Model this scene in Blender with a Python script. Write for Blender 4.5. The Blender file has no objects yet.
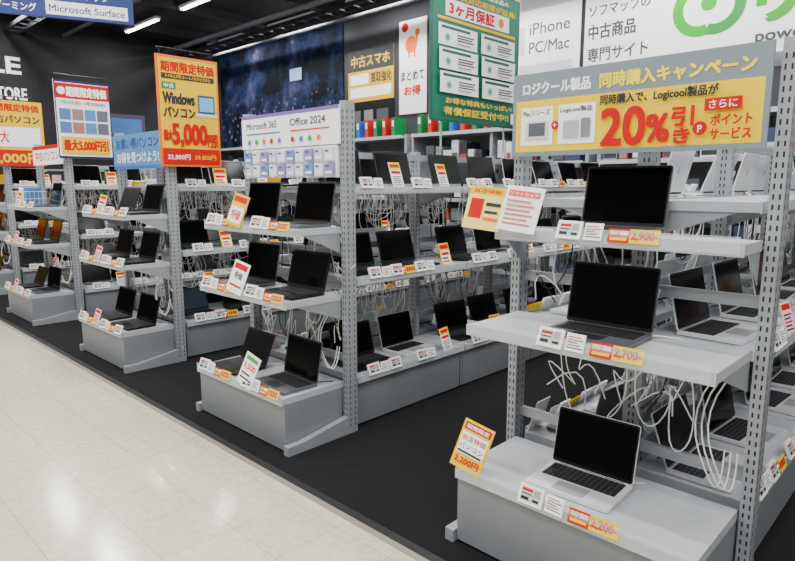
import bpy, math, random
from mathutils import Matrix, Vector
random.seed(7)
S = bpy.context.scene
col = S.collection

# ------------------------------------------------------------ materials
def lin(c):
    c = c/255.0
    return c/12.92 if c <= 0.04045 else ((c+0.055)/1.055)**2.4
MC = {}
def m(rgb, rough=0.5, metal=0.0, name=None, noise=0.0, nscale=20, bump=0.0, emit=0.0, alpha=1.0, spec=None):
    key = (rgb, rough, metal, name, noise, emit, alpha)
    if key in MC: return MC[key]
    ma = bpy.data.materials.new(name or "mat_%d_%d_%d" % rgb)
    ma.use_nodes = True
    nt = ma.node_tree; b = nt.nodes["Principled BSDF"]
    c = tuple(lin(v) for v in rgb)
    b.inputs["Base Color"].default_value = (*c, 1)
    b.inputs["Roughness"].default_value = rough
    b.inputs["Metallic"].default_value = metal
    if spec is not None: b.inputs["Specular IOR Level"].default_value = spec
    if emit:
        b.inputs["Emission Color"].default_value = (*c, 1)
        b.inputs["Emission Strength"].default_value = emit
    if alpha < 1:
        b.inputs["Alpha"].default_value = alpha
    if noise or bump:
        tc = nt.nodes.new("ShaderNodeTexCoord")
        n = nt.nodes.new("ShaderNodeTexNoise"); n.inputs["Scale"].default_value = nscale
        n.inputs["Detail"].default_value = 4
        nt.links.new(tc.outputs["Object"], n.inputs["Vector"])
        if noise:
            r = nt.nodes.new("ShaderNodeValToRGB")
            r.color_ramp.elements[0].position = 0.3; r.color_ramp.elements[1].position = 0.7
            r.color_ramp.elements[0].color = (*[v*(1-noise) for v in c], 1)
            r.color_ramp.elements[1].color = (*[min(1, v*(1+noise)) for v in c], 1)
            nt.links.new(n.outputs["Fac"], r.inputs["Fac"]); nt.links.new(r.outputs["Color"], b.inputs["Base Color"])
        if bump:
            bp = nt.nodes.new("ShaderNodeBump"); bp.inputs["Strength"].default_value = bump; bp.inputs["Distance"].default_value = 0.01
            nt.links.new(n.outputs["Fac"], bp.inputs["Height"]); nt.links.new(bp.outputs["Normal"], b.inputs["Normal"])
    MC[key] = ma
    return ma

STEEL = m((156,161,166), 0.42, 0.25, "painted_steel", noise=0.05, nscale=6)
SHELF = m((186,190,195), 0.36, 0.15, "shelf_steel", noise=0.04, nscale=5)
BASEP = m((130,134,139), 0.45, 0.15, "base_panel", noise=0.05, nscale=4)
SLOT = m((24,25,28), 0.7, 0, "slot_dark")
WHITE = m((248,248,246), 0.45, 0, "white_plastic")
PAPER = m((252,252,250), 0.6, 0, "paper_white")
BLACK = m((7,7,8), 0.4, 0, "black_plastic", spec=.3)
CLEAR = m((225,232,236), 0.08, 0, "clear_acrylic", alpha=0.25)
RED = m((196,0,8), 0.6, 0, "print_red", spec=.2)
YEL = m((240,200,0), 0.6, 0, "print_yellow", spec=.2)
NAVY = m((10,15,70), 0.5, 0, "print_navy")
GRN = m((0,125,80), 0.5, 0, "print_green")
EINK = m((190,194,190), 0.5, 0, "eink")
INK = m((20,20,23), 0.6, 0, "ink")
CABLE = m((245,246,245), 0.4, 0, "cable_white")
CABLEB = m((14,14,15), 0.45, 0, "cable_black")

# ------------------------------------------------------------ mesh builder
TXT = {}
def text_mesh(s):
    k = s
    if k in TXT: return TXT[k]
    cu = bpy.data.curves.new("t", "FONT"); cu.body = s; cu.resolution_u = 3
    o = bpy.data.objects.new("t", cu); col.objects.link(o)
    bpy.context.view_layer.update()
    dg = bpy.context.evaluated_depsgraph_get()
    me = bpy.data.meshes.new_from_object(o.evaluated_get(dg))
    vs = [(v.co.x, v.co.y) for v in me.vertices]; fs = [tuple(p.vertices) for p in me.polygons]
    bpy.data.objects.remove(o); bpy.data.curves.remove(cu); bpy.data.meshes.remove(me)
    if not vs: vs = [(0,0),(1,0),(1,1)]; fs = []
    x0 = min(v[0] for v in vs); x1 = max(v[0] for v in vs); y0 = min(v[1] for v in vs); y1 = max(v[1] for v in vs)
    dx = max(x1-x0, 1e-4); dy = max(y1-y0, 1e-4)
    TXT[k] = ([((x-x0)/dx, (y-y0)/dy) for x, y in vs], fs)
    return TXT[k]

class MB:
    def __init__(s): s.v = []; s.f = []; s.mi = []; s.mats = []; s.M = Matrix.Identity(4)
    def mat(s, ma):
        if ma not in s.mats: s.mats.append(ma)
        return s.mats.index(ma)
    def add(s, vs, fs, ma):
        b = len(s.v); i = s.mat(ma)
        for p in vs: s.v.append(tuple(s.M @ Vector(p)))
        for f in fs: s.f.append(tuple(b+k for k in f)); s.mi.append(i)
    def box(s, x0, x1, y0, y1, z0, z1, ma):
        s.add([(x0,y0,z0),(x1,y0,z0),(x1,y1,z0),(x0,y1,z0),(x0,y0,z1),(x1,y0,z1),(x1,y1,z1),(x0,y1,z1)],
              [(0,3,2,1),(4,5,6,7),(0,1,5,4),(1,2,6,5),(2,3,7,6),(3,0,4,7)], ma)
    def quad(s, x0, x1, z0, z1, y, ma):   # facing -y
        s.add([(x0,y,z0),(x1,y,z0),(x1,y,z1),(x0,y,z1)], [(0,1,2,3)], ma)
    def disc(s, cx, cz, rx, rz, y, ma, n=24, r0=0.0, a0=0.0, a1=math.tau):
        if r0 <= 0:
            s.add([(cx+rx*math.cos(math.tau*i/n), y, cz+rz*math.sin(math.tau*i/n)) for i in range(n)], [tuple(range(n))], ma)
        else:
            P = []
            for i in range(n+1):
                a = a0+(a1-a0)*i/n
                P += [(cx+rx*math.cos(a), y, cz+rz*math.sin(a)), (cx+rx*r0*math.cos(a), y, cz+rz*r0*math.sin(a))]
            s.add(P, [(2*i, 2*i+2, 2*i+3, 2*i+1) for i in range(n)], ma)
    def slab(s, w, d, z0, z1, r, ma, cx=0, cy=0, seg=4):   # rounded rect prism
        P = []
        for (sx, sy, a) in ((1,-1,-90),(1,1,0),(-1,1,90),(-1,-1,180)):
            for i in range(seg+1):
                t = math.radians(a+90*i/seg)
                P.append((cx+sx*(w/2-r)+r*math.cos(t), cy+sy*(d/2-r)+r*math.sin(t)))
        n = len(P)
        s.add([(x,y,z0) for x,y in P]+[(x,y,z1) for x,y in P],
              [tuple(range(n-1,-1,-1)), tuple(range(n,2*n))]+[(i,(i+1)%n,n+(i+1)%n,n+i) for i in range(n)], ma)
    def cyl(s, p0, p1, r, ma, n=10):
        p0 = Vector(p0); p1 = Vector(p1); d = (p1-p0).normalized()
        a = d.orthogonal().normalized(); b = d.cross(a)
        P = [p0+r*(math.cos(math.tau*i/n)*a+math.sin(math.tau*i/n)*b) for i in range(n)]
        Q = [p+(p1-p0) for p in P]
        s.add(P+Q, [tuple(range(n-1,-1,-1)), tuple(range(n,2*n))]+[(i,(i+1)%n,n+(i+1)%n,n+i) for i in range(n)], ma)
    def text(s, t, x, z, w, h, y, ma, bold=0.0):
        vs, fs = text_mesh(t)
        offs = [(0,0)]
        if bold:
            e = bold*h
            offs = [(-e,-e),(e,-e),(e,e),(-e,e),(0,0)]
        for k, (ox, oz) in enumerate(offs):
            s.add([(x+ox+a*w, y-k*.00006, z+oz+b*h) for a, b in vs], fs, ma)
    def obj(s, name, parent=None, loc=(0,0,0), rz=0, rx=0):
        me = bpy.data.meshes.new(name)
        me.from_pydata(s.v, [], s.f); me.update()
        for ma in s.mats: me.materials.append(ma)
        me.polygons.foreach_set("material_index", s.mi)
        o = bpy.data.objects.new(name, me); col.objects.link(o)
        o.location = loc; o.rotation_euler = (rx, 0, rz)
        if parent: o.parent = parent
        return o
def empty(name, loc=(0,0,0)):
    e = bpy.data.objects.new(name, None); e.location = loc; e.empty_display_size = 0.1; col.objects.link(e); return e

def cables(name, paths, mat, parent=None, r=0.0027):
    cu = bpy.data.curves.new(name, "CURVE"); cu.dimensions = '3D'; cu.bevel_depth = r; cu.bevel_resolution = 1; cu.resolution_u = 4
    for P in paths:
        sp = cu.splines.new('NURBS'); sp.points.add(len(P)-1)
        for i, p in enumerate(P): sp.points[i].co = (*p, 1)
        sp.use_endpoint_u = True; sp.order_u = 4
    cu.materials.append(mat)
    o = bpy.data.objects.new(name, cu); col.objects.link(o)
    if parent: o.parent = parent
    return o

# ------------------------------------------------------------ signs
def sign(name, w, h, loc, rz, bg, items, thick=0.012, back=None, extra=None, rx=0, parent=None):
    b = MB()
    b.box(-w/2, w/2, -thick/2, thick/2, 0, h, back or bg)
    b.quad(-w/2, w/2, 0, h, -thick/2-0.0008, bg)
    y = -thick/2-0.0008
    for k, it in enumerate(items):
        y -= 0.0006
        if it[0] == 'r':
            _, x, z, ww, hh, ma = it
            b.quad(-w/2+x*w, -w/2+(x+ww)*w, z*h, (z+hh)*h, y, ma)
        elif it[0] == 't':
            _, t, x, z, ww, hh, ma = it[:7]
            b.text(t, -w/2+x*w, z*h, ww*w, hh*h, y, ma, it[7] if len(it) > 7 else 0.015)
        elif it[0] == 'c':
            _, x, z, rr, ma = it[:5]
            b.disc(-w/2+x*w, z*h, rr*h, rr*h, y, ma, r0=(it[5] if len(it) > 5 else 0))
        elif it[0] == 'arc':
            _, x, z, rr, r0, a0, a1, ma = it
            b.disc(-w/2+x*w, z*h, rr*h, rr*h, y, ma, r0=r0, a0=math.radians(a0), a1=math.radians(a1))
    if extra: extra(b)
    return b.obj(name, parent, loc, rz, rx)

# ------------------------------------------------------------ room
def floor_mat():
    ma = bpy.data.materials.new("floor_tile"); ma.use_nodes = True
    nt = ma.node_tree; b = nt.nodes["Principled BSDF"]; L = nt.links
    tc = nt.nodes.new("ShaderNodeTexCoord")
    br = nt.nodes.new("ShaderNodeTexBrick"); br.offset = 0; br.squash = 1
    br.inputs["Scale"].default_value = 1; br.inputs["Brick Width"].default_value = 0.30; br.inputs["Row Height"].default_value = 0.30
    br.inputs["Mortar Size"].default_value = 0.0018; br.inputs["Mortar Smooth"].default_value = 0.3
    br.inputs["Color1"].default_value = (lin(214), lin(206), lin(189), 1); br.inputs["Color2"].default_value = (lin(208), lin(199), lin(181), 1)
    br.inputs["Mortar"].default_value = (lin(168), lin(158), lin(139), 1)
    L.new(tc.outputs["Object"], br.inputs["Vector"])
    n = nt.nodes.new("ShaderNodeTexNoise"); n.inputs["Scale"].default_value = 30; n.inputs["Detail"].default_value = 8
    L.new(tc.outputs["Object"], n.inputs["Vector"])
    r = nt.nodes.new("ShaderNodeValToRGB"); r.color_ramp.elements[0].position = .35; r.color_ramp.elements[1].position = .65
    r.color_ramp.elements[0].color = (.80,.785,.75,1); r.color_ramp.elements[1].color = (1,1,1,1)
    L.new(n.outputs["Fac"], r.inputs["Fac"])
    mx = nt.nodes.new("ShaderNodeMix"); mx.data_type = 'RGBA'; mx.blend_type = 'MULTIPLY'; mx.inputs["Factor"].default_value = .8
    L.new(br.outputs["Color"], mx.inputs[6]); L.new(r.outputs["Color"], mx.inputs[7]); L.new(mx.outputs[2], b.inputs["Base Color"])
    n2 = nt.nodes.new("ShaderNodeTexNoise"); n2.inputs["Scale"].default_value = 3
    L.new(tc.outputs["Object"], n2.inputs["Vector"])
    mr = nt.nodes.new("ShaderNodeMapRange"); mr.inputs["To Min"].default_value = .10; mr.inputs["To Max"].default_value = .2
    L.new(n2.outputs["Fac"], mr.inputs["Value"]); L.new(mr.outputs["Result"], b.inputs["Roughness"])
    b.inputs["Specular IOR Level"].default_value = .85
    return ma
XL, XR, YB, YF, ZC = -12.0, 3.0, 7.0, -4.0, 4.2
CE = 1.615
b = MB(); b.box(XL, XR, YF, CE, -0.1, 0, floor_mat()); b.obj("floor")
b = MB(); b.box(XL, XR, CE, YB, -0.1, 0, m((21,21,23), .95, 0, "carpet", noise=.4, nscale=220, bump=.4, spec=.2)); b.obj("floor_carpet")
b = MB(); b.box(XL, XR, CE-.022, CE+.018, 0, .005, m((36,36,38), .5, .2, "edge_strip")); b.box(XL, XR, CE-.052, CE-.022, 0, .003, m((150,143,130), .4, .2, "edge_light")); b.obj("trim_1")
CEIL = m((30,30,34), .9, 0, "ceiling_paint", noise=.15, nscale=3)
BEAM = m((54,56,61), .7, .2, "beam_paint")
b = MB(); b.box(XL, XR, YF, YB, ZC, ZC+.1, CEIL); b.obj("ceiling")
WALLK = m((18,18,22), .75, 0, "wall_black", noise=.12, nscale=2)
b = MB(); b.box(XL-.1, XL, YF, YB, 0, ZC, WALLK); b.obj("wall_left")
b = MB(); b.box(XL-.1, XR, YB, YB+.1, 0, ZC, m((48,49,54), .75, 0, "wall_grey", noise=.08, nscale=2)); b.obj("wall_back")
WR = m((140,139,137), .7, 0, "added_wall_grey", noise=.05, nscale=2)
b = MB(); b.box(XR, XR+.1, YF, YB, 0, ZC, WR); b.obj("added_wall_right")  # unseen wall, added to keep the bright world light out on this side
b = MB(); b.box(XL-.1, XR+.1, YF-.1, YF, 0, ZC, WR); b.obj("added_wall_front")  # unseen, added behind the camera so screens reflect grey instead of bright world
b = MB()
for i in range(9):
    x = XL+1.0+i*1.6
    b.box(x-.05, x+.05, YF, YB, ZC-.14, ZC-.001, BEAM)
b.obj("ceiling_beams")
b = MB()
for k, y in enumerate((.7, 2.4, 4.0, 5.8, 6.6)):
    b.cyl((XL+.02, y, ZC-.2-.02*k), (XR, y, ZC-.2-.02*k), .03+.012*(k % 2), m((90,92,96), .5, .4, "pipe_grey"))
for y in (3.2, 6.2):
    b.box(XL+.02, XR, y-.12, y-.1, ZC-.32, ZC-.26, BEAM); b.box(XL+.02, XR, y+.1, y+.12, ZC-.32, ZC-.26, BEAM)
    for i in range(48): b.box(XL+.1+i*.3, XL+.13+i*.3, y-.1, y+.1, ZC-.315, ZC-.30, BEAM)
b.obj("ceiling_pipes")

# lights
FIX = m((230,232,235), .5, 0, "fixture_white")
TUBE = m((250,252,255), .5, 0, "tube_glow", emit=9.0)
for y in (-2.2, -.5, 1.3, 3.0, 4.85, 6.45):
    for i in range(7):
        x = -10.75+i*2.05
        b = MB()
        b.box(-.63, .63, -.04, .04, .03, .07, FIX)
        for sy in (-.02, .02): b.cyl((-.6, sy, .014), (.6, sy, .014), .012, TUBE, 8)
        b.cyl((-.5,0,.07), (-.5,0,.15), .006, BEAM, 6); b.cyl((.5,0,.07), (.5,0,.15), .006, BEAM, 6)
        o = b.obj("fluorescent_light", None, (x, y, ZC-.16))
        la = bpy.data.lights.new("tube_lamp", 'AREA'); la.shape = 'RECTANGLE'; la.size = 1.2; la.size_y = .07
        la.energy = 42; la.color = (1, .995, .98)
        lo = bpy.data.objects.new("tube_lamp", la); lo.location = (0, 0, -.008); lo.parent = o; col.objects.link(lo)
w = bpy.data.worlds.new("World"); S.world = w; w.use_nodes = True
w.node_tree.nodes["Background"].inputs[0].default_value = (.93, .96, 1, 1)
w.node_tree.nodes["Background"].inputs[1].default_value = .3

# ------------------------------------------------------------ laptops
LS = m((228,230,233), .35, .3, "alu_silver"); LG = m((104,107,113), .35, .5, "alu_grey"); LB = m((12,12,14), .42, .1, "laptop_black")
SC = m((2,2,3), .12, 0, "screen_off", spec=.10); SC2 = m((4,5,6), .14, 0, "screen_glossy", spec=.13); SC3 = m((56,68,82), .2, 0, "screen_pale", spec=.3); SC4 = m((9,10,12), .4, 0, "screen_matte", spec=.15)
KB = m((30,30,33), .5, 0, "key_black"); KG = m((48,49,53), .5, 0, "key_grey")
WELL = m((120,122,126), .5, .2, "keyboard_well"); WELLB = m((5,5,6), .5, 0, "keyboard_well_dark")
def laptop_mesh(name, W, D, H, body, keys, screen, lean, bez=.008, logo=None, well=None):
    b = MB()
    b.slab(W, D, .003, .016, .012, body)
    for sx in (-1, 1):
        for sy in (-1, 1): b.slab(.02, .012, 0, .003, .004, BLACK, sx*(W/2-.03), sy*(D/2-.025), 2)
    kw, kd = W*.88, D*.49; ky = D*.18
    b.slab(kw, kd, .0162, .0166, .004, well or WELLB, 0, ky)
    rows, colsn = 6, 14
    for r in range(rows):
        kh = kd/rows
        y0 = ky-kd/2+r*kh+.0016
        if r == 0: cells = [(0,1),(1,2),(2,3),(3,4),(4,9),(9,10),(10,11),(11,12),(12,13),(13,14)]
        else: cells = [(i, i+1) for i in range(colsn)]
        for a, c in cells:
            x0 = -kw/2+kw*a/colsn+.0014; x1 = -kw/2+kw*c/colsn-.0014
            b.box(x0, x1, y0, y0+kh-.0032, .0166, .0182, keys)
    b.slab(W*.38, D*.32, .0162, .0166, .005, m((172,174,177), .35, .3) if body is LS else m((34,34,37), .3), 0, -D*.27)
    b.cyl((-W*.4, D/2-.004, .016), (W*.4, D/2-.004, .016), .006, BLACK, 8)
    M0 = b.M
    b.M = Matrix.Translation((0, D/2-.006, .018)) @ Matrix.Rotation(-lean, 4, 'X') @ Matrix.Rotation(math.radians(90), 4, 'X')
    b.slab(W, H, -.003, .003, .010, body, 0, H/2)
    b.slab(W-.004, H-.004, .003, .0036, .009, BLACK, 0, H/2)
    sx, s0, s1 = W/2-bez, bez*1.9, H-bez*1.2
    b.add([(-sx, s0, .0041), (sx, s0, .0041), (sx, s1, .0041), (-sx, s1, .0041)], [(0,1,2,3)], screen)
    if logo: b.slab(.03, .034, -.0036, -.003, .012, logo, 0, H/2)
    b.M = M0
    me_o = b.obj(name); me = me_o.data; bpy.data.objects.remove(me_o)
    return me
R = math.radians
LT = {
 'mac':  laptop_mesh('lm_a', .316, .226, .214, LS, KB, SC, R(13), logo=m((200,202,205), .1, .5), well=WELL),
 'macg': laptop_mesh('lm_b', .322, .226, .226, LG, KB, SC, R(11), logo=m((20,20,22), .1, .5)),
 'blk':  laptop_mesh('lm_c', .330, .228, .215, LB, KG, SC2, R(15), bez=.011),
 'blk2': laptop_mesh('lm_d', .305, .215, .195, LB, KG, SC4, R(22), bez=.014),
 'slv':  laptop_mesh('lm_e', .345, .235, .215, LS, KG, SC2, R(20), bez=.010, well=WELL),
 'pale': laptop_mesh('lm_f', .325, .225, .205, LG, KB, SC3, R(19), bez=.011),
}
def laptop(kind, x, y, z, rz=0):
    o = bpy.data.objects.new("laptop", LT[kind]); o.location = (x, y, z); o.rotation_euler = (0, 0, rz); col.objects.link(o); return o
KINDS = ['blk', 'blk', 'slv', 'macg', 'mac', 'mac', 'blk2', 'pale', 'slv', 'slv']

# ------------------------------------------------------------ price tags
ORG = m((235,95,0), .5); LGR = m((205,208,210), .5)
def tag(b, kind, x, y, z, rz, tilt=.35, yaw=0.0, price=None, roll=0.0):
    M0 = b.M
    b.M = Matrix.Translation((x, y, z)) @ Matrix.Rotation(rz+yaw, 4, 'Z') @ Matrix.Rotation(-tilt, 4, 'X') @ Matrix.Rotation(roll, 4, 'Y')
    if kind == 'esl':
        b.box(-.046, .046, -.005, .005, 0, .066, WHITE)
        b.quad(-.037, .037, .010, .057, -.0056, EINK)
        b.quad(-.034, .006, .044, .053, -.0062, RED); b.quad(.012, .034, .032, .054, -.0062, m((150,153,152), .5))
        b.quad(-.034, .004, .033, .037, -.0062, INK); b.quad(-.034, -.004, .014, .025, -.0062, INK); b.quad(.010, .034, .014, .023, -.0062, INK)
    elif kind == 'card':
        b.box(-.034, .034, -.001, .001, 0, .06, PAPER)
        for i in range(5): b.quad(-.028, .028-.01*(i % 3), .010+i*.009, .0135+i*.009, -.0016, INK if i != 4 else RED)
    elif kind == 'strip':
        b.box(-.085, .085, -.001, .001, 0, .048, YEL)
        b.quad(-.085, -.012, 0, .048, -.0016, RED)
        b.quad(-.078, -.05, .026, .040, -.0022, YEL); b.quad(-.045, -.018, .026, .040, -.0022, PAPER); b.quad(-.078, -.02, .008, .018, -.0022, YEL)
        if price:
            b.text("期間限定", -.080, .028, .064, .014, -.0028, PAPER); b.text(price, -.006, .010, .084, .030, -.0022, RED, .035)
        else:
            for i in range(4): b.quad(-.004+i*.020, .011+i*.020, .012, .038, -.0022, RED)
    elif kind == 'promo':
        b.box(-.055, .055, -.0015, .0015, 0, .15, PAPER); b.quad(-.055, .055, .105, .15, -.002, YEL)
        b.quad(-.045, .045, .118, .138, -.0026, RED); b.quad(-.045, .045, .080, .098, -.0026, RED)
        for i in range(5): b.quad(-.045, .042-.012*(i % 2), .012+i*.012, .017+i*.012, -.0026, INK)
    elif kind == 'promoy':
        b.box(-.055, .055, -.0015, .0015, 0, .15, YEL); b.quad(-.046, .046, .112, .140, -.002, RED)
        b.quad(-.046, .046, .012, .100, -.0026, PAPER)
        b.quad(-.04, .04, .07, .09, -.0032, RED); b.quad(-.04, .02, .045, .056, -.0032, INK); b.quad(-.04, .034, .022, .036, -.0032, ORG)
    elif kind == 'promop':
        b.box(-.045, .045, -.0015, .0015, 0, .12, m((245,205,205), .6)); b.quad(-.038, .038, .09, .112, -.002, RED)
        for i in range(5): b.quad(-.036, .034-.012*(i % 2), .012+i*.014, .018+i*.014, -.0026, RED if i == 2 else INK)
    b.M = M0

# ------------------------------------------------------------ racks
def post(b, x, y, z0, z1, wx=.04, wy=.07):
    b.box(x-wx/2, x+wx/2, y-wy/2, y+wy/2, z0, z1, STEEL)
    n = int((z1-z0-.06)/.032)
    for i in range(n):
        z = z0+.04+i*.032
        for s in (-.009, .009):
            b.quad(x+s-.0028, x+s+.0028, z, z+.017, y-wy/2-.0006, SLOT)
        for s in (-.018, .018):
            xx = x+wx/2+.0006
            b.add([(xx, y+s-.003, z), (xx, y+s+.003, z), (xx, y+s+.003, z+.017), (xx, y+s-.003, z+.017)], [(0,1,2,3)], SLOT)
def shelf_x(b, x0, x1, y0, y1, z, t=.034):   # front faces -Y
    b.box(x0, x1, y0, y1, z-t, z, SHELF)
    b.box(x0, x1, y0-.006, y0, z-t-.004, z+.003, SHELF)
    b.box(x0+.01, x1-.01, y0-.014, y0-.009, z-.030, z+.022, CLEAR)
    for xx in (x0+.004, x1-.007):
        b.add([(xx, y1, z-t), (xx, y0+.06, z-t), (xx, y1, z-t-.11), (xx+.003, y1, z-t), (xx+.003, y0+.06, z-t), (xx+.003, y1, z-t-.11)],
              [(0,1,2), (3,5,4), (1,4,5,2), (0,2,5,3)], STEEL)
def end_rack(xl, xr, shelves, lap, price=False, ptop=1.83, cards=False):
    e = empty("display_rack")
    b = MB(); yp = 2.2
    for x in (xl, xr):
        post(b, x, yp, 0, ptop)
        b.box(x-.02, x+.02, 1.75, yp-.036, 0, .05, STEEL)
        b.add([(x-.02,1.85,.05),(x+.02,1.85,.05),(x+.02,yp-.035,.05),(x-.02,yp-.035,.05),(x-.02,yp-.035,.1),(x+.02,yp-.035,.1)],
              [(0,1,5,4),(0,4,3),(1,2,5),(3,4,5,2),(0,3,2,1)], STEEL)
    a, c = xl+.026, xr-.026
    y0, y1, z = shelves[0]
    b.box(a, c, y0+.012, y1-.01, .012, z-.035, BASEP)
    b.box(a+.02, c-.02, y0+.03, y1-.02, 0, .012, SLOT)
    for (y0, y1, z) in shelves:
        shelf_x(b, a, c, y0, y1, z)
    for z in (.42, 1.02, ptop-.05):
        b.box(xl+.02, xr-.02, yp+.01, yp+.03, z-.02, z+.02, STEEL)
    b.obj("rack_frame", e)
    t = MB(); paths = []; blk = []
    for li, (y0, y1, z) in enumerate(shelves):
        L = lap[li]
        for (kind, x, dy, rz) in L:
            laptop(kind, x, y0+.155+dy, z+.0005, rz)
            zt = z-.004; yt = y0-.018
            if price:
                tag(t, 'esl', x-.075, yt-.004, zt-.012, 0, .4, .05, roll=.03)
                tag(t, 'card', x+.015, yt, zt-.012, 0, .3, -.05)
                tag(t, 'strip', x+.155, yt, zt-.014, 0, .35, .02, price=price[li])
            else:
                tag(t, 'esl', x-.12, yt, zt, 0, .4, .1)
                tag(t, 'card', x-.035, yt, zt, 0, .3)
                tag(t, 'strip', x+.09, yt, zt-.004, 0, .35)
            for q in range(9 if price else 6):
                xx = x+random.uniform(-.3, .3) if price else x+random.uniform(-.15,.2)
                z2 = (shelves[li-1][2] if li else 0.02)
                zl = max(z2+.03, z-random.uniform(.25,.55))
                P = [(x+.1, y0+.24+dy, z+.01), (xx, yp-.04, z+.015), (xx+.02, y1+.012, z-.05), (xx+random.uniform(-.1,.1), y1+.03, zl+.1), (xx+random.uniform(-.15,.15), y1+.035, zl), (xx+random.uniform(-.2,.2), y1+.035, z-.12), (xx+random.uniform(-.1,.1), y1+.03, z-.3)]
                (blk if random.random() < .15 else paths).append(P)
        if cards:
            tag(t, random.choice(['promo','promoy','promop']), (xl+xr)/2-.03, y0-.02, z+.002, 0, .3, .1, roll=.12)
            tag(t, 'esl', xr-.05, y0-.02, z-.004, 0, .4, .1)
    for q in range(3 if price else 2):
        xr_ = xr-.04-.02*q
        paths.append([(xr_, yp-.05, shelves[1][2]-.04), (xr_-.12, yp-.12, shelves[1][2]-.2), (xr_-.02, yp-.14, shelves[0][2]+.12), (xr_+.01, yp-.08, shelves[0][2]+.03), (xr_, yp-.04, shelves[0][2]+.2)])
    t.obj("price_labels", e)
    cables("charging_cables", paths, CABLE, e)
    if blk: cables("power_cables", blk, CABLEB, e)
    return e

DX0, DX1 = -1.405, -.475
end_rack(DX0, DX1, [(1.755,2.17,.315), (1.81,2.165,.873), (1.98,2.165,1.225)],
         [[('mac', -.965, .03, .04)], [('macg', -.945, .0, .02)], [('macg', -.985, -.02, 0)]],
         price=["2,200-", "2,700-", "2,900-"])
XS = [(-3.425, -2.495), (-5.44, -4.53), (-7.66, -6.75), (-9.90, -8.98)]
SH = [(1.755,2.17,.30), (1.80,2.165,.80), (1.85,2.165,1.17)]
for i, (x0, x1) in enumerate(XS):
    lap = []
    for l in range(3):
        row = [(random.choice(['blk','blk2','macg']), x0+.24, random.uniform(-.01,.02), random.uniform(-.06,.06)),
                    (random.choice(['blk','macg','blk']), x1-.22, random.uniform(-.01,.02), random.uniform(-.06,.06))]
        if i == 2 and l == 2: row = row[1:]
        lap.append(row)
    end_rack(x0, x1, SH, lap, cards=(i > 0))

# wire basket with packs on the far rack
b = MB()
W_ = .34; D_ = .24; H_ = .15; WIRE = m((225,228,230), .35, .4, "wire_chrome")
for z in (.004, H_*.5, H_):
    for (p, q) in (((-W_/2,-D_/2),(W_/2,-D_/2)), ((W_/2,-D_/2),(W_/2,D_/2)), ((W_/2,D_/2),(-W_/2,D_/2)), ((-W_/2,D_/2),(-W_/2,-D_/2))):
        b.cyl((*p, z), (*q, z), .003, WIRE, 6)
for i in range(9):
    x = -W_/2+W_*i/8
    b.cyl((x,-D_/2,.002), (x,-D_/2,H_), .002, WIRE, 6); b.cyl((x,D_/2,.002), (x,D_/2,H_), .002, WIRE, 6); b.cyl((x,-D_/2,.004), (x,D_/2,.004), .002, WIRE, 6)
for i in range(7):
    y = -D_/2+D_*i/6
    for s in (-1,1): b.cyl((s*W_/2,y,.002), (s*W_/2,y,H_), .002, WIRE, 6)
for i in range(6):
    x = -.14+i*.05
    b.box(x, x+.035, -.08, .08, .008, .15+.02*(i % 3), [PAPER, m((80,120,180),.5), PAPER, YEL][i % 4])
b.obj("wire_basket", None, (-7.40, 2.0, 1.171))

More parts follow.
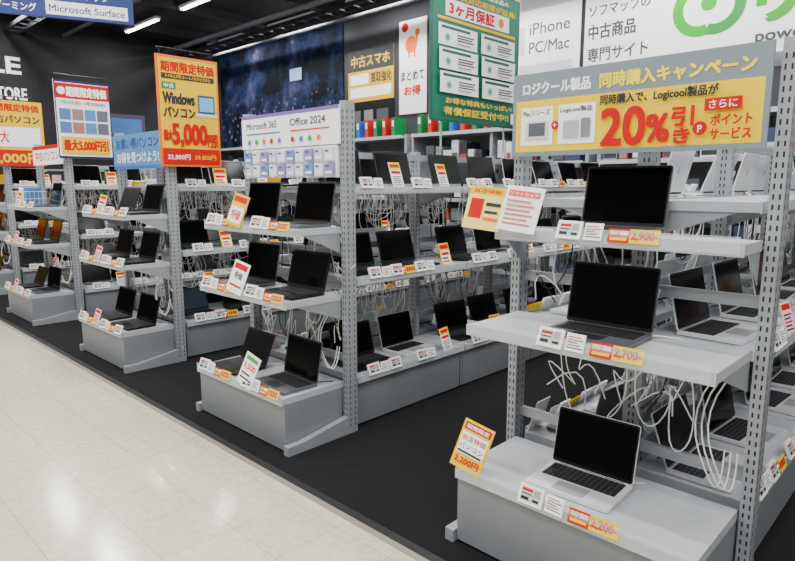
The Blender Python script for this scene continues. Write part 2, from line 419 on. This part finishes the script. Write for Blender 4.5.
def gondola(x0, x1, y0, nmod, ptop=1.62, levels=(.30,.87,1.38), kinds=KINDS, skip=()):
    e = empty("gondola_shelf_unit"); b = MB(); t = MB(); paths = []; pk = []
    xc = (x0+x1)/2; ml = .91
    for k in range(nmod+1):
        y = y0+.06+k*ml
        post(b, xc, y, 0, ptop, .07, .04)
        if k < nmod:
            for z in (.45, 1.0, ptop-.04): b.box(xc-.012, xc+.012, y+.02, y+ml-.02, z-.02, z+.02, STEEL)
    for k in range(nmod):
        ya, yb = y0+.085+k*ml, y0+.035+(k+1)*ml
        if k == 0: ya = y0
        z = levels[0]
        b.box(x0+.03, x1-.03, ya+.002, yb+.045 if k < nmod-1 else yb, .012, z-.036, BASEP)
        b.box(x0+.05, x1-.05, ya+.002, yb, 0, .012, SLOT)
        b.box(x1-.0302, x1-.0285, yb+.018, yb+.024, .012, z-.036, SLOT)
        for (sgn, xe) in ((1, x1), (-1, x0)):
            for li, z in enumerate(levels):
                xa, xb = (xc+.04, xe-.015-.05*(li == 2)) if sgn > 0 else (xe+.015+.05*(li == 2), xc-.04)
                b.box(xa, xb, ya, yb+.04, z-.034, z, SHELF)
                xf = xb if sgn > 0 else xa
                b.box(min(xf, xf+sgn*.006), max(xf, xf+sgn*.006), ya, yb+.04, z-.038, z+.003, SHELF)
                b.box(min(xf+sgn*.009, xf+sgn*.013), max(xf+sgn*.009, xf+sgn*.013), ya+.01, yb+.03, z-.03, z+.02, CLEAR)
                for yy in (ya+.01, yb+.02):
                    if li: b.add([(xc+sgn*.03, yy, z-.034), (xf-sgn*.06, yy, z-.034), (xc+sgn*.03, yy, z-.14)], [(0,1,2)], STEEL)
                for j in range(2):
                    if (sgn, li, k, j) in skip: continue
                    yl = ya+.22+j*.43+random.uniform(-.02,.02)
                    rz = R(90)*sgn+random.uniform(-.08,.08)
                    laptop(random.choice(kinds), xf-sgn*(.165+random.uniform(0,.03)), yl, z+.0005, rz)
                    rt = R(90)*sgn
                    tag(t, 'esl', xf+sgn*.018, yl-.1*sgn, z-.004, rt, .4)
                    tag(t, 'card', xf+sgn*.018, yl-.01*sgn, z-.004, rt, .3)
                    q = random.random()
                    if q < .5: tag(t, 'esl', xf+sgn*.018, yl+.08*sgn, z-.004, rt, .4)
                    if q > .5: tag(t, random.choice(['promo','promoy','promop']), xf-sgn*.0, yl+.17*sgn, z+.003, rt, .3, random.uniform(-.2,.2))
                    if q < .35: tag(t, 'strip', xf+sgn*.018, yl+.16*sgn, z-.004, rt, .3)
                    for c in range(6):
                        dy = random.uniform(-.22,.22); xx = xc+sgn*random.uniform(.02,.06)
                        zl = z-random.uniform(.15,.48); zl = max(zl, .04)
                        P = [(xf-sgn*.30, yl+.05, z+.012), (xx, yl+dy*.5, z+.02), (xx, yl+dy, z-.06), (xx, yl+dy+random.uniform(-.15,.15), zl), (xx+sgn*.02, yl-dy, zl+.02), (xx, yl-dy*.5, z-.08)]
                        (paths if random.random() < .85 else pk).append(P)
    b.obj("shelf_frame", e); t.obj("price_labels", e)
    cables("charging_cables", paths, CABLE, e)
    if pk: cables("power_cables", pk, CABLEB, e)
    return e
gondola(DX0-.0, DX1, 2.27, 4, levels=(.30,.84,1.34), kinds=['mac','mac','mac','slv','macg','mac'], skip={(1,2,0,0),(1,2,0,1),(1,2,1,0),(1,2,1,1),(-1,2,0,0)})
for i, (x0, x1) in enumerate(XS):
    gondola(x0, x1, 2.27, 4)

# ------------------------------------------------------------ header sign on nearest rack
GB = m((120,132,140), .5, 0, "sign_greyblue"); SY = m((240,205,0), .6, 0, "sign_yellow", spec=.2); DN = m((18,22,45), .5)
sign("campaign_sign", .91, .315, (-.965, 2.145, 1.508), 0, GB, [
    ('r', .018,.055,.964,.62, SY),
    ('t', "ロジクール製品", .05,.745,.31,.14, PAPER, .04), ('t', "同時購入キャンペーン", .40,.735,.55,.16, m((250,225,0),.5), .04),
    ('r', .045,.13,.155,.46, PAPER), ('r', .225,.13,.165,.46, PAPER),
    ('t', "Macシリーズ", .055,.49,.13,.07, DN), ('t', "Logicool製品", .235,.49,.14,.07, DN),
    ('r', .07,.20,.11,.22, LGR), ('r', .085,.24,.08,.16, m((80,85,95),.5)), ('r', .25,.20,.07,.2, m((170,175,180),.5)), ('r', .33,.2,.04,.22, m((120,125,130),.5)),
    ('c', .212,.36,.05, RED), ('t', "+", .205,.335,.014,.05, PAPER),
    ('t', "同時購入で、Logicool製品が", .41,.53,.43,.12, DN, .03),
    ('t', "20", .42,.09,.17,.40, RED, .035), ('t', "%", .60,.11,.08,.28, RED, .04), ('t', "引", .69,.26,.075,.19, RED, .04), ('t', "き", .70,.08,.055,.15, RED, .05),
    ('r', .80,.39,.12,.12, RED), ('t', "さらに", .815,.41,.09,.08, PAPER), ('c', .79,.22,.07, RED), ('t', "P", .783,.18,.014,.07, PAPER),
    ('t', "ポイント", .825,.24,.13,.11, RED, .03), ('t', "サービス", .825,.10,.13,.11, RED, .03)], thick=.01)

# header on 2nd rack
sign("header_sign", .93, .20, (-2.96, 2.15, 1.61), 0, PAPER, [
    ('r', 0,.9,1,.1, m((120,90,170),.5)), ('t', "Microsoft 365", .06,.58,.34,.20, DN), ('t', "Office 2024", .54,.58,.34,.20, DN),
    ('r', .06,.42,.38,.04, m((60,110,190),.5)), ('r', .54,.42,.38,.04, m((200,70,50),.5))] +
    [('c', .09+i*.085,.2,.08, [m((60,110,190),.5), m((50,150,90),.5), ORG, RED, m((120,90,170),.5)][i % 5]) for i in range(5)] +
    [('c', .57+i*.085,.2,.08, [RED, m((60,110,190),.5), m((50,150,90),.5), ORG][i % 4]) for i in range(4)], thick=.01)
b = MB()
b.box(-.44, .44, 0, .015, 0, .17, WHITE)
for r in range(2):
    for i in range(10):
        x = -.42+i*.086
        c = [m((200,200,225), .4), m((230,235,240), .4), m((110,140,190), .4), m((240,240,240), .4), m((150,130,190), .4)][(i+r*2) % 5]
        b.box(x, x+.07, -.02, 0, .01+r*.08, .075+r*.08, c); b.quad(x+.008, x+.062, .02+r*.08, .035+r*.08, -.0208, PAPER); b.quad(x+.008, x+.04, .055+r*.08, .065+r*.08, -.0208, m((90,60,140),.5))
b.obj("software_card_display", None, (-2.96, 2.15, 1.435))
sign("header_sign", .93, .28, (-4.985, 2.15, 1.52), 0, m((75,130,185),.5), [
    ('r', 0,0,1,.1, m((40,100,180),.5)), ('t', "お買い得パソコン", .08,.58,.84,.3, m((25,60,130),.5)), ('t', "お得を見つけよう!", .08,.18,.84,.3, PAPER)], thick=.01)
sign("header_sign", .93, .20, (-7.2, 2.15, 1.60), 0, PAPER, [('r', 0,.8,1,.2, RED), ('t', "中古パソコン", .1,.2,.8,.5, RED)], thick=.01)

def stand(bw, h, z0, px=-.13, reach=.085):
    def f(b):
        for s in (-1, 1): b.cyl((s*bw*.42, .014, z0), (s*bw*.42, .014, h+.05), .006, BLACK, 8)
        b.cyl((-bw*.46, .014, h+.05), (bw*.46, .014, h+.05), .007, BLACK, 8)
        b.cyl((-bw*.42, .014, z0+.01), (bw*.42, .014, z0+.01), .008, BLACK, 8)
        for zz in (.05, .2): b.cyl((px, .006, zz), (px, reach, zz), .008, BLACK, 8)
    return f
SG = m((240,192,0), .6, 0, "poster_yellow", spec=.2)
sign("sale_poster", .49, .80, (-4.44, 2.33, 1.53), R(90), m((235,110,0),.5), [
    ('r', .03,.025,.94,.95, SG), ('t', "期間限定特価", .07,.855,.86,.09, RED, .04), ('r', .07,.79,.86,.05, m((50,40,20),.5)), ('t', "1/5(月)~1/25(日)", .14,.80,.72,.03, SG),
    ('r', .07,.70,.22,.06, GRN), ('t', "中古", .10,.71,.16,.04, PAPER),
    ('t', "Windows", .08,.57,.50,.10, DN, .04), ('t', "パソコン", .08,.45,.50,.09, DN, .04),
    ('r', .64,.50,.28,.17, m((50,70,100),.5)), ('r', .66,.52,.24,.13, m((110,180,240),.5)), ('r', .60,.47,.36,.03, LGR),
    ('r', .03,.025,.94,.14, RED),
    ('t', "最大", .06,.24,.13,.09, RED, .05), ('t', "5,000", .20,.18,.56,.21, RED, .035), ('t', "円引", .78,.19,.16,.12, RED, .05),
    ('t', "32,800円", .10,.06,.36,.05, PAPER), ('t', "39,800円", .54,.06,.36,.05, SG)],
    extra=stand(.49, .80, -.0, -.13, .07))
sign("sale_poster", .52, .75, (-6.62, 2.34, 1.65), R(90), PAPER, [
    ('r', 0,.97,1,.03, NAVY), ('r', 0,0,1,.03, NAVY), ('r', 0,0,.02,1, NAVY), ('r', .98,0,.02,1, NAVY),
    ('r', .02,.77,.96,.19, RED), ('c', .12,.865,.05, PAPER), ('t', "期間限定特価", .21,.80,.72,.12, PAPER, .04), ('t', "1月5日(月)~1月25日(日)", .1,.69,.8,.05, DN)] +
    [('r', .06+(i % 4)*.225,.50-(i//4)*.17,.20,.14, [m((70,110,170),.5), m((90,90,110),.5), m((60,130,190),.5), m((150,110,100),.5)][(i*3) % 4]) for i in range(8)] +
    [('r', .06,.06,.88,.22, SG), ('t', "最大5,000円引", .10,.10,.80,.14, RED, .04)], extra=stand(.52, .75, 0, -.14, .11))
sign("sale_poster", .66, .80, (-8.88, 2.30, 1.62), R(90), SG, [
    ('t', "期間限定特価", .06,.84,.88,.11, RED, .04), ('t', "中古パソコン", .06,.66,.88,.12, DN, .03), ('r', .06,.30,.88,.3, PAPER), ('t', "最大", .1,.36,.3,.18, RED),
    ('r', 0,.0,1,.25, RED), ('t', "2,000円", .08,.04,.84,.16, SG, .04)], extra=stand(.66, .80, 0, -.1, .08))

def wires(b):
    for s in (-.5, .5): b.cyl((s, 0, .55), (s, 0, 1.25), .004, BEAM, 6)
sign("hanging_department_sign", 1.28, .55, (-6.42, 2.12, 2.92), R(68), m((8,36,112),.45,0,"sign_blue"), [
    ('t', "ノート", .10,.30,.16,.15, PAPER), ('t', "ゲーミング", .10,.07,.26,.13, PAPER), ('r', .42,.05,.54,.22, PAPER),
    ('t', "デスクトップ", .50,.33,.34,.13, PAPER), ('t', "Microsoft Surface", .44,.10,.50,.11, m((8,36,112),.45,0,"sign_blue"))], extra=wires, thick=.03)

# green warranty poster
G1 = m((0,85,66), .5, 0, "poster_green")
G2 = m((0,108,84), .5)
items = [('r', .02,.015,.96,.97, G2), ('t', "中古商品・展示品の", .3,.93,.55,.035, PAPER), ('t', "初期不良対応期間が延長!", .06,.86,.88,.045, SG, .03),
         ('r', .14,.735,.72,.115, PAPER), ('t', "3ヶ月保証", .18,.75,.50,.085, RED, .05), ('c', .76,.793,.035, ORG), ('r', .06,.70,.88,.02, SG)]
for r in range(3):
    for c in range(2):
        x, z = .07+c*.45, .53-r*.165
        items += [('r', x, z, .41, .145, PAPER), ('r', x+.03, z+.112, .30, .02, G1), ('c', x+.09, z+.055, .035, LGR), ('c', x+.09, z+.055, .02, m((60,140,140),.5)),
                  ('r', x+.19, z+.080, .18, .008, INK), ('r', x+.19, z+.062, .16, .008, INK), ('r', x+.19, z+.044, .18, .008, INK), ('r', x+.19, z+.02, .14, .008, m((140,140,140),.5))]
items += [('t', "お得な特典もいっぱい!", .12,.125,.76,.04, SG, .03), ('t', "有償保証受付中!!", .1,.045,.74,.055, SG, .03), ('r', .87,.03,.09,.08, PAPER)]
def gpoles(b):
    for s in (-.4, .4): b.cyl((s, .02, -.2), (s, .02, .95), .008, STEEL, 8)
sign("warranty_poster", 1.10, 1.0, (-2.93, 3.91, 1.85), R(90), G1, items, extra=gpoles)

# ------------------------------------------------------------ back wall posters
yw = YB-.012
def mural():
    ma = bpy.data.materials.new("mural"); ma.use_nodes = True; nt = ma.node_tree; bs = nt.nodes["Principled BSDF"]; L = nt.links
    bs.inputs["Roughness"].default_value = .7; bs.inputs["Specular IOR Level"].default_value = .1
    tc = nt.nodes.new("ShaderNodeTexCoord"); n = nt.nodes.new("ShaderNodeTexNoise"); n.inputs["Scale"].default_value = 1.1; n.inputs["Detail"].default_value = 12; n.inputs["Roughness"].default_value = .68
    L.new(tc.outputs["Object"], n.inputs["Vector"])
    r = nt.nodes.new("ShaderNodeValToRGB"); cr = r.color_ramp
    cr.elements[0].position = .44; cr.elements[0].color = (.002,.003,.007,1); cr.elements[1].position = .74; cr.elements[1].color = (.5,.4,.32,1)
    e = cr.elements.new(.53); e.color = (.012,.022,.06,1); e = cr.elements.new(.60); e.color = (.05,.05,.12,1)
    L.new(n.outputs["Fac"], r.inputs["Fac"])
    v = nt.nodes.new("ShaderNodeTexVoronoi"); v.inputs["Scale"].default_value = 9
    L.new(tc.outputs["Object"], v.inputs["Vector"])
    r2 = nt.nodes.new("ShaderNodeValToRGB"); r2.color_ramp.elements[0].position = .10; r2.color_ramp.elements[0].color = (.30,.20,.20,1); r2.color_ramp.elements[1].position = .34; r2.color_ramp.elements[1].color = (.0,.0,.0,1)
    L.new(v.outputs["Distance"], r2.inputs["Fac"])
    sp = nt.nodes.new("ShaderNodeSeparateXYZ"); L.new(tc.outputs["Object"], sp.inputs[0])
    mr = nt.nodes.new("ShaderNodeMapRange"); mr.inputs["From Min"].default_value = 1.2; mr.inputs["From Max"].default_value = .5
    L.new(sp.outputs["Z"], mr.inputs["Value"])
    mx = nt.nodes.new("ShaderNodeMix"); mx.data_type = 'RGBA'; mx.blend_type = 'ADD'
    L.new(mr.outputs["Result"], mx.inputs["Factor"]); L.new(r.outputs["Color"], mx.inputs[6]); L.new(r2.outputs["Color"], mx.inputs[7])
    L.new(mx.outputs[2], bs.inputs["Base Color"]); return ma
sign("wall_mural", 3.9, 2.1, (-9.95, yw, 1.95), 0, mural(), [('r', .62,.62,.09,.10, m((120,165,205),.5))], back=BLACK)
sign("wall_poster", 1.05, .80, (-7.35, yw, 2.72), 0, m((215,170,0),.5), [('r', 0,.6,1,.4, m((30,30,30),.5)), ('t', "中古スマホ", .08,.68,.84,.22, SG, .02), ('r', .05,.08,.9,.2, PAPER), ('r', .05,.34,.42,.2, PAPER), ('t', "買取強化", .52,.34,.44,.2, INK)])
sign("wall_poster", 1.05, .6, (-7.35, yw, 2.10), 0, BLACK, [('r', .08,.1,.2,.7, m((90,90,90),.5)), ('r', .36,.1,.2,.7, m((120,120,120),.5)), ('r', .64,.1,.25,.7, m((70,70,75),.5))])
sign("wall_poster", .55, 1.35, (-6.43, yw, 2.45), 0, PAPER, [('c', .45,.74,.09, ORG), ('c', .68,.86,.035, ORG), ('r', .60,.76,.10,.10, ORG), ('r', .34,.60,.06,.12, ORG), ('r', .55,.60,.06,.12, ORG), ('c', .22,.93,.05, RED), ('t', "まとめて", .08,.36,.84,.10, INK, .02), ('t', "お得", .2,.2,.6,.10, RED, .03)])
sign("wall_poster", .93, 1.5, (-4.19, yw, 2.62), 0, PAPER, [('t', "iPhone", .25,.42,.60,.09, m((70,72,75),.5)), ('t', "PC/Mac", .25,.27,.60,.09, m((70,72,75),.5)), ('r', .08,.27,.1,.22, LGR), ('r', .1,.10,.8,.08, LGR), ('r', .1,.62,.8,.3, LGR)])
LG1 = m((30,165,0), .5); GT = m((60,62,65), .5)
sign("wall_banner", 4.3, 1.40, (-1.52, yw, 2.55), 0, PAPER, [
    ('t', "ソフマップの", .012,.55,.165,.09, GT, .02), ('t', "中古商品", .012,.37,.13,.115, GT, .03), ('t', "専門サイト", .012,.19,.165,.11, GT, .02),
    ('arc', .300,.46,.20,.62,60,290, LG1), ('arc', .335,.46,.20,.62,-110,110, m((0,140,50),.5)), ('c', .318,.49,.055, LG1),
    ('t', "リ", .425,.30,.075,.30, LG1, .05), ('t', "コレ!", .53,.30,.26,.30, LG1, .05), ('t', "powered by store", .425,.14,.30,.10, GT, .02)])
sign("wall_poster", 1.0, 1.2, (-5.25, yw, 2.7), 0, m((70,75,80),.5), [('r', .1,.1,.8,.35, PAPER), ('r', .1,.52,.8,.38, m((40,90,150),.5))])
b = MB()
b.text("MOBILE", -1.6, .42, 1.68, .26, 0, PAPER, .04); b.text("PREMIUM USED STORE", -1.6, 0, 1.74, .19, 0, PAPER, .03)
b.box(-1.65, .35, .004, .012, -.1, .9, WALLK)
b.obj("wall_lettering", None, (XL+.02, 3.2, 2.80), R(90))
sign("wall_poster", 1.3, .8, (XL+.01, 4.7, 1.9), R(90), m((70,60,90),.5), [('r', .05,.1,.4,.8, m((150,60,70),.5)), ('r', .5,.1,.45,.35, SG), ('r', .5,.55,.45,.35, m((60,110,170),.5))])
sign("wall_poster", 1.6, .5, (XL+.01, 1.7, 1.15), R(90), RED, [('t', "安心保証", .1,.2,.8,.6, SG, .03)])
sign("wall_poster", 1.6, .7, (XL+.01, 1.7, .35), R(90), SG, [('t', "中古パソコン", .1,.5,.8,.35, RED, .03), ('t', "高価買取", .1,.1,.8,.3, INK, .03)])

PB = [m(c, .5) for c in ((200,202,204),(45,60,90),(40,42,48),(30,32,38),(120,124,130),(225,225,225),(70,74,80),(150,60,50))]
for (xa, xb) in ((-11.6,-8.9), (-8.8,-6.1), (-6.0,-3.3), (-3.2,-.5), (-.4,2.3)):
    e = empty("stock_shelving"); b = MB()
    b.box(xa, xb, 6.93, 6.97, 0, 2.1, m((110,113,116), .5))
    for x in (xa, (xa+xb)/2, xb-.04): b.box(x, x+.04, 6.5, 6.93, 0, 2.1, STEEL)
    zs = (.3, .75, 1.2, 1.65, 2.08)
    for z in zs: b.box(xa+.04, xb-.04, 6.45, 6.93, z-.03, z, SHELF); b.box(xa+.04, xb-.04, 6.44, 6.447, z-.035, z+.01, SHELF)
    b.box(xa, xb, 6.47, 6.93, 0, .27, BASEP); b.obj("shelving_frame", e)
    g = MB()
    for z in zs[:-1]:
        x = xa+.06
        while x < xb-.25:
            w_ = random.uniform(.08,.22); h_ = random.uniform(.16,.34)
            if not (abs(x+w_/2-(xa+xb)/2) < w_/2+.05):
                g.box(x, x+w_, 6.52, 6.8, z, z+h_, random.choice(PB)); g.quad(x+.01, x+w_-.01, z+.03, z+h_*.5, 6.519, random.choice(PB))
            x += w_+random.uniform(.005,.05)
    g.obj("boxed_goods", e)
    if xa in (-6.0,-8.8):
        f = MB(); x = xa+.1; i = 0
        while x < xb-.2:
            f.slab(.07, .26, 0, .28, .01, [m((0,120,60),.5), m((195,20,25),.5), m((0,120,60),.5), m((30,90,180),.5), m((195,20,25),.5)][i % 5], x, 6.68)
            f.quad(x-.02, x+.02, .15, .24, 6.549, PAPER)
            x += .19; i += 1
        f.obj("file_folders", e, (0,0,2.08))

# promo cards
def card(name, w, h, loc, rz, tilt, roll, items, bg):
    o = sign(name, w, h, loc, rz, bg, items, thick=.004)
    o.matrix_world = Matrix.Translation(loc) @ Matrix.Rotation(rz, 4, 'Z') @ Matrix.Rotation(-tilt, 4, 'X') @ Matrix.Rotation(roll, 4, 'Y')
    return o
card("promo_card", .135, .185, (-1.33, 1.740, .325), .1, .35, .18, [
    ('r', .06,.80,.88,.15, RED), ('t', "期間限定", .12,.83,.76,.09, PAPER), ('r', .06,.30,.88,.45, PAPER), ('t', "当店特価", .1,.58,.8,.12, RED, .02), ('t', "パソコン", .1,.42,.8,.10, INK), ('t', "2,200円", .1,.1,.8,.15, RED, .03), ('r', .1,.33,.8,.04, INK)], SG)
card("promo_card", .15, .175, (-1.42, 1.93, 1.225), .35, .35, .12, [
    ('r', .0,.80,1,.2, SG), ('t', "当店保証", .12,.84,.76,.10, RED), ('r', .1,.25,.35,.45, RED), ('r', .52,.55,.4,.08, INK), ('r', .52,.38,.35,.06, INK), ('r', .52,.22,.4,.06, ORG)], m((245,225,110),.5))
card("promo_card", .15, .175, (-1.26, 1.93, 1.225), .2, .35, .12, [
    ('r', .08,.76,.84,.14, m((225,70,60),.5)), ('t', "ソフトウェア", .12,.79,.76,.07, PAPER)] + [('r', .1,.14+i*.1,.75-.1*(i % 2),.04, m((190,110,100),.5)) for i in range(6)], PAPER)
card("promo_card", .13, .18, (-2.86, 1.735, .30), .1, .3, .25, [('t', "3,500", .1,.5,.8,.2, RED, .03), ('r', .1,.8,.8,.12, m((60,150,80),.5)), ('r', .1,.2,.8,.05, INK), ('r', .1,.35,.6,.05, INK)], PAPER)
card("promo_card", .14, .18, (-2.99, 1.775, .80), .1, .3, .2, [('r', .08,.75,.84,.18, RED), ('t', "特価", .25,.45,.5,.22, INK, .02), ('r', .1,.2,.8,.06, RED)], PAPER)
card("promo_card", .14, .18, (-3.05, 1.825, 1.17), .1, .3, .2, [('r', .08,.75,.84,.18, RED), ('r', .08,.1,.84,.5, PAPER), ('t', "特価", .2,.2,.6,.3, RED, .02)], SG)

# ------------------------------------------------------------ camera
cam = bpy.data.cameras.new("camera"); co = bpy.data.objects.new("camera", cam); col.objects.link(co)
cam.sensor_width = 36; cam.sensor_fit = 'HORIZONTAL'; cam.lens = 610/795*36
co.matrix_world = Matrix.Translation((0,0,1.4)) @ Matrix.Rotation(R(44), 4, 'Z') @ Matrix.Rotation(R(81), 4, 'X')
S.camera = co
